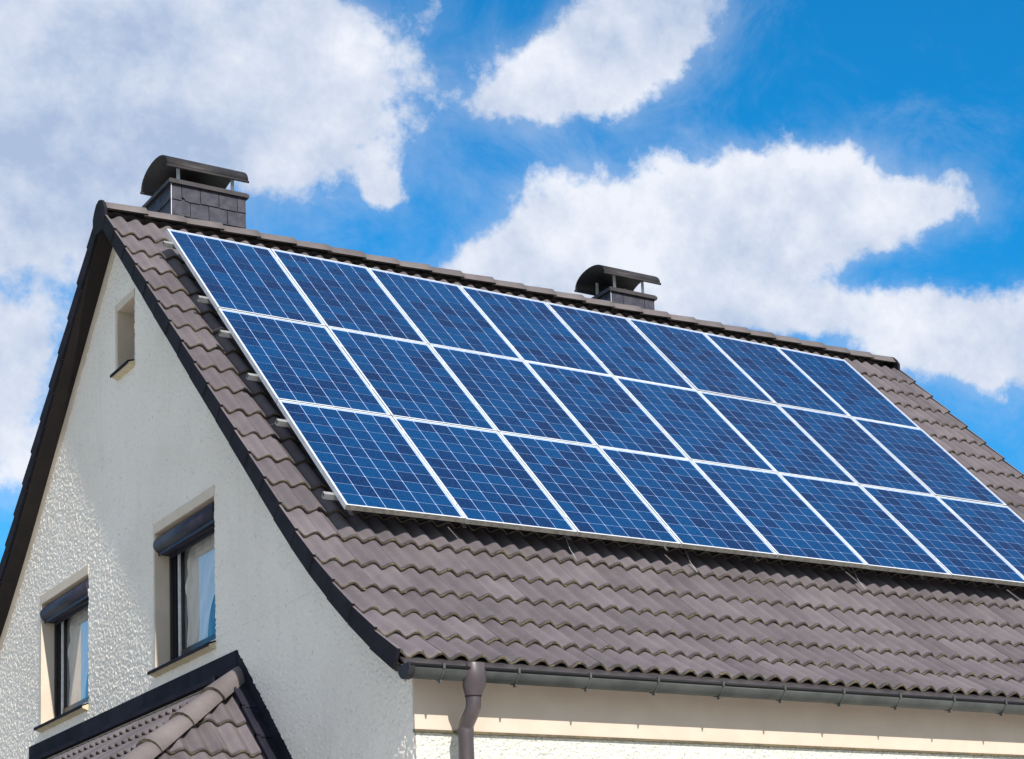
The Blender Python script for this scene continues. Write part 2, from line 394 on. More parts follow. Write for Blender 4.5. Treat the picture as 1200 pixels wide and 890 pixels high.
prof_in = offset_profile(.160)
def gable_wall():
    WIN = dict(right=(-1.65, -.32, -4.16, -2.98), left=(1.44, 2.84, -4.16, -2.95), attic=(.17, .60, -1.22, -.64))
    bm = bmesh.new()
    YF = -4.996
    outline = [(YF, GZ), (YB, GZ)]
    top = [(y, z) for y, z in prof_in if YF < y < YB]
    outline += [(YB, zat(prof_in, YB))] + list(reversed(top)) + [(YF, zat(prof_in, YF))]
    holes = [[(a, c), (b, c), (b, d), (a, d)] for a, b, c, d in WIN.values()]
    loops = [[Vector((XW, y, z)) for y, z in outline]] + [[Vector((XW, y, z)) for y, z in h] for h in holes]
    flat = [p for l in loops for p in l]; vs = [bm.verts.new(p) for p in flat]
    for t3 in tessellate_polygon(loops):
        try: bm.faces.new([vs[i] for i in t3])
        except ValueError: pass
    # inner leaf
    loops2 = [[Vector((XW+.32, p.y, p.z)) for p in l] for l in loops]; vs2 = [bm.verts.new((p.x+.32, p.y, p.z)) for p in flat]
    for t3 in tessellate_polygon(loops2):
        try: bm.faces.new([vs2[i] for i in t3])
        except ValueError: pass
    i0 = 0
    for l in loops:
        n = len(l)
        for i in range(n):
            j = (i+1) % n
            fc = bm.faces.new((vs[i0+i], vs[i0+j], vs2[i0+j], vs2[i0+i])); fc.material_index = 1 if i0 else 0
        i0 += n
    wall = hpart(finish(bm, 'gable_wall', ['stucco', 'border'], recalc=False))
    # the roughcast itself: grains a few millimetres high, as real relief
    import numpy as np
    rng = np.random.default_rng(5)
    st = .0072
    def lines(lo, hi, fixed):
        pts = sorted([lo, hi]+[v for v in fixed if lo < v < hi]); o_ = []
        for a, b in zip(pts, pts[1:]):
            n = max(1, round((b-a)/st)); o_ += list(np.linspace(a, b, n, endpoint=False))
        return np.array(o_+[hi])
    ys = lines(-4.996, 4.6, [v for w4 in WIN.values() for v in w4[:2]])
    zs = lines(-6.15, .33, [v for w4 in WIN.values() for v in w4[2:]])
    Y_, Z_ = np.meshgrid(ys, zs, indexing='ij')
    def blur(a, k):
        for ax in (0, 1):
            b = a*0
            for j, wgt in zip(range(-len(k)//2+1, len(k)//2+1), k): b += wgt*np.roll(a, j, ax)
            a = b
        return a
    n1 = blur(rng.random(Y_.shape), [.25, .5, .25]); n2 = blur(rng.random(Y_.shape), [.1, .2, .4, .2, .1])
    hgt = (n1-.5)*.022+(n2-.5)*.012
    hgt = np.clip(hgt, -.0052, .0075)
    X_ = XW-.006-hgt
    topz = np.interp(ys, [p[0] for p in prof_in], [p[1] for p in prof_in])
    ni, nj = Y_.shape
    ci, cj = np.meshgrid(np.arange(ni-1), np.arange(nj-1), indexing='ij')
    yc = (ys[:-1]+ys[1:])/2; zc = (zs[:-1]+zs[1:])/2
    keep = zc[None, :] < (topz[:-1]+.02)[:, None]
    for a, b, c, d in WIN.values(): keep &= ~((yc[:, None] > a) & (yc[:, None] < b) & (zc[None, :] > c) & (zc[None, :] < d))
    i_, j_ = ci[keep], cj[keep]
    quads = np.stack([i_*nj+j_, i_*nj+j_+1, (i_+1)*nj+j_+1, (i_+1)*nj+j_], 1)
    # break up the square grid a little
    J = (rng.random(Y_.shape)-.5)*.004; K_ = (rng.random(Y_.shape)-.5)*.004
    fixy = np.isin(ys, [-4.996]+[v for w4 in WIN.values() for v in w4[:2]]); fixz = np.isin(zs, [v for w4 in WIN.values() for v in w4[2:]])
    J[fixy, :] = 0; K_[:, fixz] = 0
    co = np.stack([X_, Y_+J, Z_+K_], -1).reshape(-1, 3).astype(np.float32)
    used = np.unique(quads); remap = np.full(len(co), -1); remap[used] = np.arange(len(used)); quads = remap[quads]; co = co[used]
    me = bpy.data.meshes.new('roughcast'); me.vertices.add(len(co)); me.vertices.foreach_set('co', co.ravel())
    me.loops.add(quads.size); me.loops.foreach_set('vertex_index', quads.ravel().astype(np.int32))
    me.polygons.add(len(quads)); me.polygons.foreach_set('loop_start', (np.arange(len(quads))*4).astype(np.int32))
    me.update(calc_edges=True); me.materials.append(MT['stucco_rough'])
    o = link('roughcast', me, wall); o['kind'] = 'stuff'
    print('roughcast quads', len(quads))
    # smooth borders, a few millimetres proud of the roughcast
    def strip(pts, name='smooth_border', th=.014):
        bm = bmesh.new()
        a = [bm.verts.new((XW-th, y, z)) for y, z in pts]; b = [bm.verts.new((XW+.05, y, z)) for y, z in pts]
        bm.faces.new(a)
        for i in range(len(a)): bm.faces.new((a[i], a[(i+1) % len(a)], b[(i+1) % len(a)], b[i]))
        o = finish(bm, name, ['border']); o.parent = wall
    for key, (a, b, c, d) in WIN.items():
        e = .035 if key != 'attic' else .06; tp = .09 if key != 'attic' else .075
        strip([(a-.012, d+.001), (b+e, d+.001), (b+e, d+tp), (a-.012, d+tp)])
        strip([(b+.001, c), (b+e, c), (b+e, d), (b+.001, d)])
    # border strip following the roof along both rakes
    for lo, hi, side in ((.6, 5.9, 1), (-4.9, .55, -1)):
        ys = [lo+(hi-lo)*i/24 for i in range(25)]
        for y0_, y1_ in zip(ys, ys[1:]):
            pass
        bm = bmesh.new()
        up = [(y, zat(prof_in, y)) for y in ys]; dn = [(y, zat(prof_in, y)-.135) for y in ys]
        va = [bm.verts.new((XW-.014, y, z+.01)) for y, z in up]; vb = [bm.verts.new((XW-.014, y, z)) for y, z in dn]; vc = [bm.verts.new((XW+.01, y, z-.004)) for y, z in dn]
        for i in range(24):
            bm.faces.new((va[i], va[i+1], vb[i+1], vb[i])); bm.faces.new((vb[i], vb[i+1], vc[i+1], vc[i]))
        o = finish(bm, 'smooth_border', ['border']); o.parent = wall
    return wall, WIN
gwall, WIN = gable_wall()

def other_walls():
    bm = bmesh.new(); box(bm, XW+.001, 9.1, YF, YF+.3, GZ, -4.93)
    fw = hpart(finish(bm, 'front_wall', ['stucco_front']))
    bm = bmesh.new(); box(bm, XW-.016, 9.12, YF-.022, YF-.001, -5.405, -4.96)
    o = finish(bm, 'cornice_band', ['band']); o.parent = fw
    bm = bmesh.new(); box(bm, XW-.020, 9.124, YF-.028, YF-.001, -5.423, -5.406)
    o = finish(bm, 'drip_edge', ['olive']); o.parent = fw
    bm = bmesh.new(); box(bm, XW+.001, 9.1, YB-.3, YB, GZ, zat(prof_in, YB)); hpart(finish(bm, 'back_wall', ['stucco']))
    bm = bmesh.new()
    pts = [(YF+.3, GZ), (YB-.3, GZ), (YB-.3, zat(prof_in, YB-.3))] + [(y, z) for y, z in reversed(prof_in) if YF+.3 < y < YB-.3] + [(YF+.3, zat(prof_in, YF+.3))]
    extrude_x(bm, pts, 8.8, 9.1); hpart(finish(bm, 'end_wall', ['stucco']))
    bm = bmesh.new(); box(bm, XW+.33, 8.8, YF+.3, YB-.3, -5.4, -5.2); box(bm, 2.2, 2.3, -1.8, 2.9, -5.2, -2.5); box(bm, XW+.33, 8.8, -1.8, 2.9, -2.5, -2.4)
    hpart(finish(bm, 'room_lining', ['ply']))
other_walls()

# ---- roof deck and soffit
def roof_deck():
    bm = bmesh.new()
    up = offset_profile(.100); dn = offset_profile(.158)
    up = up[:]; pts = up+list(reversed(dn))
    n = len(up)
    mis = [0]*(n-1)+[1]+[1]*(n-1)+[1]
    extrude_x(bm, pts, XL+.012, XR-.012, mi=1, mis=mis)
    return hpart(finish(bm, 'roof', ['under', 'soffit']))
roof = roof_deck()
def rpart(name, me, mw=None): return link(name, me, roof, mw)

AMP = .0215
def wave_h(u):                          # u in waves, crest at whole numbers
    c = math.cos(2*PI*u)
    return AMP*(c-1)+.0035*(1-c*c)
def tile_mesh(name, waves=2, length=.425, flap=0, mirror=False, seg=8, tilt=.030/GA, mats=('tile', 'edge', 'flap', 'under')):
    """local x across, y up the slope, z out; origin at the left end of the nose, crest level"""
    bm = bmesh.new()
    n = waves*seg; th = .021
    xs = [WAVE*i/seg for i in range(n+1)]
    def row(yv, dz): return [bm.verts.new((x+(.0015 if i == n else 0), yv, wave_h(i/seg)+dz-(.0004*(i/n) if waves == 2 else 0))) for i, x in enumerate(xs)]
    r0_ = row(.004, -.003); r00 = row(0., -.009) ; r1_ = row(.03, -tilt*.03); r2_ = row(length, -tilt*length)
    rb = row(.0, -th); rc = row(.06, -th-.004)
    for a, b, mi, sm in ((r00, r0_, 1, 0), (r0_, r1_, 0, 1), (r1_, r2_, 0, 1), (rb, r00, 1, 0), (rc, rb, 3, 0)):
        for i in range(n):
            fc = bm.faces.new((a[i], a[i+1], b[i+1], b[i])); fc.material_index = mi; fc.smooth = bool(sm)
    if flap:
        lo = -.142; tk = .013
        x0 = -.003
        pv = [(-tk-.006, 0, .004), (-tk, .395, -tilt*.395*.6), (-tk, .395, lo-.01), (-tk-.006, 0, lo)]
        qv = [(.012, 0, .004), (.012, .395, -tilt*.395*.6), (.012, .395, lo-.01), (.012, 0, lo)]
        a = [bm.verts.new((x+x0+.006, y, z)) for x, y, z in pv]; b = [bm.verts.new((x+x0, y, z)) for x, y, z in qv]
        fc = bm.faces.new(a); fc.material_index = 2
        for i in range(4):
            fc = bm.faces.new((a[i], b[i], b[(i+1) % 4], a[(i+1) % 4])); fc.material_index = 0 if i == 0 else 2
    if mirror:
        for v in bm.verts: v.co.x = -v.co.x
    bmesh.ops.recalc_face_normals(bm, faces=[f_ for f_ in bm.faces if f_.material_index != 99])
    # keep top side up
    for fc in bm.faces:
        if fc.material_index == 0 and fc.normal.z < 0 and not flap: fc.normal_flip()
    me = bpy.data.meshes.new(name); bm.to_mesh(me); bm.free()
    for m in mats: me.materials.append(MT[m])
    return me
ME_tile = tile_mesh('tile'); ME_half = tile_mesh('tile_half', 1)
ME_verge = tile_mesh('verge_tile', 2, flap=1); ME_verge_b = tile_mesh('verge_tile_back', 2, flap=1, mirror=True)
ME_half_m = tile_mesh('tile_half_right', 1, flap=1, mirror=True)

def slope_matrix(x, y, z, ang_, facing=1, jit=True):
    """facing 1: slope falls towards -y (front); -1: towards +y (back)"""
    ex = Vector((1, 0, 0)) if facing == 1 else Vector((-1, 0, 0))
    ey = Vector((0, math.cos(ang_), math.sin(ang_))) if facing == 1 else Vector((0, -math.cos(ang_), math.sin(ang_)))
    ez = ex.cross(ey)
    m = Matrix((ex, ey, ez)).transposed().to_4x4()
    if jit:
        m = m @ Matrix.Translation((random.uniform(-.0015, .0015), random.uniform(-.004, .004), random.uniform(-.0015, .002))) @ Matrix.Rotation(R(random.uniform(-.22, .22)), 4, 'Z')
    m = Matrix.Translation((x, y, z)) @ m
    return m
def merge(bm, me, mw):
    k = len(bm.verts); bm.from_mesh(me); bm.verts.ensure_lookup_table()
    for v in bm.verts[k:]: v.co = mw @ v.co

PX0, PX1, PS1 = 0., 8*1.01-.02, 3*1.67-.02   # array extent
hidden = bmesh.new(); nt_tiles = 0
for k, (y, z, an) in enumerate(front, start=1):
    s_nose = 4.83-GA*(14-k)
    ncol = 31
    for c in range(ncol+1):
        x = XL+c*TW
        if c == 0:
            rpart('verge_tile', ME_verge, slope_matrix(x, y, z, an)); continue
        if c == ncol:
            m = slope_matrix(XR, y, z, an); rpart('verge_tile', ME_half_m, m); continue
        under = (x > PX0+.22 and x+TW < PX1-.02 and s_nose > .26 and s_nose < PS1-.10)
        if under: merge(hidden, ME_tile, slope_matrix(x, y, z, an, 1, False))
        else:
            # the 300 largest stay single; the far lower right ones are joined
            far = (k >= 17 and x > 7.6)
            if far: merge(hidden, ME_tile, slope_matrix(x, y, z, an))
            else: rpart('tile', ME_tile, slope_matrix(x, y, z, an)); nt_tiles += 1
for k, (y, z, an) in enumerate(back, start=1):
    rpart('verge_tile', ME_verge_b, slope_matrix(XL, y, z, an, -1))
    for c in range(1, 31):
        if c < 1: continue
        x = XL+c*TW
        merge(hidden, ME_tile, slope_matrix(x+TW, y, z, an, -1, False))
print('single tiles', nt_tiles)
me = bpy.data.meshes.new('covered_tiles'); hidden.to_mesh(me); hidden.free()
for m in ('tile', 'edge', 'flap', 'under'): me.materials.append(MT[m])
o = rpart('covered_tiles', me); o['kind'] = 'stuff'

# ---- ridge tiles
def ridge_mesh():
    bm = bmesh.new(); L = .405; rows = []
    prof = [(-.128, -.098), (-.118, -.078), (-.088, -.036), (-.052, -.006), (-.02, .006), (.02, .006), (.052, -.006), (.088, -.036), (.118, -.078), (.128, -.098)]
    for x, s_, dz in ((0, .93, -.014), (.13, .96, -.008), (.27, .99, -.001), (L, 1.03, .006)):
        rows.append([bm.verts.new((x, a*s_, b*s_+dz)) for a, b in prof])
    inner = [bm.verts.new((L, a*.93, b*.93-.012)) for a, b in prof]; inner0 = [bm.verts.new((0, a*.86, b*.86-.03)) for a, b in prof]
    seq = [inner0]+rows+[inner]
    for j in range(len(seq)-1):
        for i in range(len(prof)-1):
            fc = bm.faces.new((seq[j][i], seq[j][i+1], seq[j+1][i+1], seq[j+1][i])); fc.smooth = j in (1, 2, 3)
            fc.material_index = 1 if j in (0, 4) else 0
    for i in range(len(prof)-1): 
        fc = bm.faces.new((inner[i], inner[i+1], inner0[i+1], inner0[i])); fc.material_index = 2
    bmesh.ops.recalc_face_normals(bm, faces=bm.faces)
    me = bpy.data.meshes.new('ridge_tile'); bm.to_mesh(me); bm.free()
    for m in ('ridge', 'edge', 'under'): me.materials.append(MT[m])
    return me
ME_ridge = ridge_mesh()
nr = 26; stp = (XR-XL+.0-.03)/nr
for i in range(nr):
    m = Matrix.Translation((XL+.005+i*stp, APY+random.uniform(-.003, .003), APZ+.012+random.uniform(-.003, .003))) @ Matrix.Rotation(R(random.uniform(-.4, .4)), 4, 'Y')
    rpart('ridge_tile', ME_ridge, m)
def ridge_cap(x0, x1):
    bm = bmesh.new()
    pts = [(-.162, -.20), (-.162, -.12), (-.125, -.062), (-.07, -.008), (0, .012), (.07, -.008), (.125, -.062), (.162, -.12), (.162, -.20), (.10, -.30), (0, -.30), (-.10, -.30)]
    extrude_x(bm, [(APY+a, APZ+b+.008) for a, b in pts], x0, x1)
    rpart('ridge_end_cap', finish_mesh(bm, 'ridge_end_cap', ['flap']))
def finish_mesh(bm, name, mats):
    bmesh.ops.recalc_face_normals(bm, faces=bm.faces); me = bpy.data.meshes.new(name); bm.to_mesh(me); bm.free()
    for m in mats: me.materials.append(MT[m])
    return me
ridge_cap(XL-.018, XL+.01); ridge_cap(XR-.02, XR+.014)

# ---- eave: drip flashing and gutter
def eave():
    bm = bmesh.new(); ye, ze, _ = front[-1]
    pts = [(YF-.02, ze+.03), (-5.16, ze-.075), (-5.215, ze-.135), (-5.22, ze-.15), (-5.16, ze-.09), (YF-.02, ze+.012)]
    extrude_x(bm, pts, XL+.02, XR-.02); rpart('drip_flashing', finish_mesh(bm, 'drip_flashing', ['sheet']))
    bm = bmesh.new(); gy, gz, gr = -5.262, -5.048, .072
    arc = [(gy+gr*math.cos(a), gz+gr*math.sin(a)) for a in [PI*1.0+PI*i/12 for i in range(13)]]
    inn = [(gy+(gr-.004)*math.cos(a), gz+(gr-.004)*math.sin(a)) for a in [PI*2-PI*i/12 for i in range(13)]]
    a_, b_ = extrude_x(bm, arc+[(gy+gr, gz+.03), (gy+gr-.004, gz+.03)]+inn, XL-.01, XR)
    for fc in bm.faces:
        if len(fc.verts) == 4: fc.smooth = True
    g = hpart(finish(bm, 'gutter', ['gutter']))
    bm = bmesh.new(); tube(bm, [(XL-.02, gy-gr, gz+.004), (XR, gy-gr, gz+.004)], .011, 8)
    o = finish(bm, 'gutter_bead', ['shadow_bead']); o.parent = g
    bm = bmesh.new(); extrude_x(bm, [(gy+(gr+.008)*math.cos(a), gz+(gr+.008)*math.sin(a)) for a in [PI+PI*i/12 for i in range(13)]]+[(gy+gr, gz+.012), (gy-gr, gz+.02)], XL-.03, XL+.012)
    o = finish(bm, 'end_cap', ['dark_metal']); o.parent = g
    # brackets
    bm = bmesh.new(); r1, r2 = gr+.006, gr+.001
    o_ = [(gy+r1*math.cos(a), gz+r1*math.sin(a)) for a in [PI+PI*i/10 for i in range(11)]]
    i_ = [(gy+r2*math.cos(a), gz+r2*math.sin(a)) for a in [PI*2-PI*i/10 for i in range(11)]]
    extrude_x(bm, o_+i_, -.007, .007); box(bm, -.008, .008, gy-gr-.012, gy-gr+.006, gz-.012, gz+.024)
    box(bm, -.006, .006, gy-.03, gy-.0, gz-gr-.022, gz-gr-.004)
    meb = finish_mesh(bm, 'bracket', ['gutter'])
    for i in range(18):
        link('bracket', meb, g, Matrix.Translation((-.2+i*.557, 0, 0)))
    # joints of the gutter lengths
    # downpipe
    bm = bmesh.new(); px = .045
    secs = [(-5.005, .066, .035, -5.318), (-5.06, .072, .05, -5.312), (-5.115, .082, .062, -5.296), (-5.15, .078, .066, -5.283), (-5.205, .056, .056, -5.27), (-5.215, .056, .056, -5.27)]
    rings = []
    for z, rx, ry, yc in secs: rings.append([bm.verts.new((px+rx*math.cos(2*PI*k/20), yc+ry*math.sin(2*PI*k/20), z)) for k in range(20)])
    for i in range(len(rings)-1):
        for k in range(20):
            fc = bm.faces.new((rings[i][k], rings[i][(k+1) % 20], rings[i+1][(k+1) % 20], rings[i+1][k])); fc.smooth = True
    fn = finish(bm, 'funnel', ['pipe'], smooth=False)
    bm = bmesh.new()
    path = [(px, -5.27, -5.19), (px, -5.27, -5.25)]
    for i in range(1, 7):
        t_ = R(50)*i/6; path.append((px, -5.27+.09*(1-math.cos(t_)), -5.255-.09*math.sin(t_)))
    y_, z_ = path[-1][1], path[-1][2]; path.append((px, y_+.055, z_-.047))
    y_, z_ = path[-1][1], path[-1][2]
    cy, cz = y_+.09*math.cos(R(50)), z_-.09*math.sin(R(50))*0-.0
    for i in range(1, 7):
        t_ = R(50)-R(50)*i/6
        path.append((px, y_+.09*(math.cos(t_)-math.cos(R(50))), z_-.09*(math.sin(R(50))-math.sin(t_))))
    yl, zl = path[-1][1], path[-1][2]
    rad = [.050]*(len(path)-3)+[.050]*3
    tube(bm, path, rad, 18, cap=False)
    el_ = finish(bm, 'elbow', ['pipe'])
    bm = bmesh.new(); tube(bm, [(px, yl, zl+.03), (px, yl, zl-.01), (px, yl, zl-.03), (px, yl, GZ+.1)], [.055, .055, .052, .052], 18, cap=False)
    dp = hpart(finish(bm, 'downpipe', ['pipe']))
    fn.parent = dp; el_.parent = dp
    for zc in (-5.213, z_+.0):
        pass
    bm = bmesh.new(); tube(bm, [(px, -5.27, -5.207), (px, -5.27, -5.222)], .0545, 18, cap=True); c_ = finish(bm, 'pipe_collar', ['dark_metal']); c_.parent = dp
    for zc in (zl-.75, zl-2.3):
        bm = bmesh.new(); tube(bm, [(px, yl, zc), (px, yl, zc-.03)], .057, 18, cap=True); box(bm, px-.01, px+.01, yl+.03, YF+.02, zc-.026, zc-.004)
        c_ = finish(bm, 'pipe_clip', ['pipe']); c_.parent = dp
eave()

# ---- lichen cushions on the eave noses (uncountable)
def moss():
    bm = bmesh.new()
    for i in range(110):
        k = random.choice([19, 19, 18, 17, 16, 15]) if random.random() < .95 else random.randint(12, 18)
        y, z, an = front[k]; x = random.uniform(XL+.05, XR-.1)
        u = (x-XL)/WAVE
        m = slope_matrix(0, y, z, an, 1, False)
        p = m @ Vector((0, random.uniform(-.002, .004), wave_h(u)-random.uniform(.002, .016)))
        s_ = random.uniform(.003, .008)
        if k == 19 and random.random() < .15: s_ *= 1.6
        bmesh.ops.create_icosphere(bm, subdivisions=1, radius=s_, matrix=Matrix.Translation((x, p.y, p.z)) @ Matrix.Diagonal((1.8, .8, .7, 1)))
    o = rpart('lichen', finish_mesh(bm, 'lichen', ['moss'])); o['kind'] = 'stuff'
moss()

# ---- chimneys
def chimney(x0, x1, y0, y1, ztop, hx0, hx1, hy0, hy1, hz, rows, nf, label):
    bm = bmesh.new(); zb = APZ-1.4
    box(bm, x0+.012, x1-.012, y0+.012, y1-.012, zb, ztop-.05)
    ch = hpart(finish(bm, 'chimney', ['slate_dark'])); ch['label'] = label
    # slates hung in overlapping rows on the two seen faces, and the others
    rh = .158; z_hi = ztop-.045
    def slate(M_, w_, h_, cut):
        bm = bmesh.new(); g = .0035; t = .009
        pts = [(g, 0), (w_-g, 0), (w_-g, h_), (g, h_)]
        if cut: pts = [(g, .10*h_+.02), (g+.012, .035), (g+.035, .008), (g+.06, 0), (w_-g, 0), (w_-g, h_), (g, h_)]
        a = [bm.verts.new((x, -t-.012*(1-z/h_), z)) for x, z in pts]; b = [bm.verts.new((x, 0, z)) for x, z in pts]
        bm.faces.new(a)
        for i in range(len(a)): bm.faces.new((a[i], a[(i+1) % len(a)], b[(i+1) % len(a)], b[i]))
        for v in bm.verts: v.co = M_ @ v.co
        o = link('slate', finish_mesh(bm, 'slate', ['slate']), ch)
    for r_ in range(rows):
        zt = z_hi-r_*rh; zl = zt-rh
        for face in range(4):
            ln = (x1-x0) if face in (0, 2) else (y1-y0)
            n = max(2, round(ln/nf)); wv = ln/n; off = (-.45*wv if r_ % 2 == 0 else 0)
            c = 0; xx = off
            while xx < ln-.01:
                a = max(xx, 0); b = min(xx+wv, ln)
                if b-a > .03:
                    if face == 0: m = Matrix.Translation((x0+a, y0+.012, zl))
                    elif face == 1: m = Matrix.Translation((x0+.012, y1-a, zl)) @ Matrix.Rotation(-PI/2, 4, 'Z')
                    elif face == 2: m = Matrix.Translation((x1-a, y1-.012, zl)) @ Matrix.Rotation(PI, 4, 'Z')
                    else: m = Matrix.Translation((x1-.012, y0+a, zl)) @ Matrix.Rotation(PI/2, 4, 'Z')
                    slate(m @ Matrix.Translation((0, 0, random.uniform(-.004, .004))), b-a, rh+.012, c == 1 and r_ == 0)
                xx += wv; c += 1
    # metal corner trims
    for cx_, cy_ in ((x0, y0), (x1, y0)):
        bm = bmesh.new(); box(bm, cx_-.003, cx_+.003, cy_-.003, cy_+.003, ztop-.05-rows*rh, ztop-.045)
        o = finish(bm, 'corner_trim', ['steel' if cx_ == x0 else 'sheet']); o.parent = ch; 
    # flange
    bm = bmesh.new(); box(bm, x0-.03, x1+.03, y0-.03, y1+.03, ztop-.045, ztop-.01); box(bm, x0-.018, x1+.018, y0-.018, y1+.018, ztop-.01, ztop+.004)
    o = finish(bm, 'cover_plate', ['sheet']); o.parent = ch
    bm = bmesh.new(); box(bm, x0+.18, x1-.18, y0+.18, y1-.18, ztop, ztop+.06)
    o = finish(bm, 'flue', ['hood_in']); o.parent = ch
    for xx in (x0+.09, x1-.11):
        for yy in (y0+.05, y1-.06):
            bm = bmesh.new(); box(bm, xx-.016, xx+.016, yy-.005, yy+.005, ztop, hz+.09); box(bm, xx-.02, xx+.02, yy-.012, yy+.012, ztop, ztop+.012)
            o = finish(bm, 'post', ['steel']); o.parent = ch
    # arched hood: a curved sheet with rolled edges
    cy = (hy0+hy1)/2; ry = (hy1-hy0)/2; hgt = ry*.54
    n = 16; pts = []
    for i in range(n+1):
        a = PI*i/n; pts.append((cy-ry*math.cos(a), hz+hgt*math.sin(a)**.85))
    bm = bmesh.new()
    outer = pts; inner = [(cy+(y-cy)*.975, hz+(z-hz)*.965-.002) for y, z in pts]
    a_ = [bm.verts.new((hx0, y, z)) for y, z in outer]; b_ = [bm.verts.new((hx1, y, z)) for y, z in outer]
    c_ = [bm.verts.new((hx0, y, z)) for y, z in inner]; d_ = [bm.verts.new((hx1, y, z)) for y, z in inner]
    for i in range(n):
        for q, mi in (((a_[i], a_[i+1], b_[i+1], b_[i]), 0), ((c_[i], d_[i], d_[i+1], c_[i+1]), 1), ((a_[i], c_[i], c_[i+1], a_[i+1]), 0), ((b_[i], b_[i+1], d_[i+1], d_[i]), 0)):
            fc = bm.faces.new(q); fc.material_index = mi; fc.smooth = mi == 1 or q[0] is a_[i] and q[2] is b_[i+1]
    bm.faces.new((a_[0], b_[0], d_[0], c_[0])); bm.faces.new((a_[n], c_[n], d_[n], b_[n]))
    o = finish(bm, 'arched_hood', ['hood', 'hood_in']); o.parent = ch
    for k, yy in enumerate((hy0, hy1)):
        bm = bmesh.new(); tube(bm, [(hx0-.004, yy, hz), (hx1+.004, yy, hz)], .013, 8); o = finish(bm, 'rolled_edge', ['sheet']); o.parent = ch
chimney(.36, 1.115, .835, 1.59, .90, .30, 1.125, .77, 1.50, 1.005, 4, .175, 'large slate-clad chimney with arched metal hood near the gable')
chimney(5.37, 5.95, .755, 1.22, .665, 5.24, 5.99, .665, 1.28, .785, 3, .29, 'small chimney with arched metal hood near the middle of the ridge')

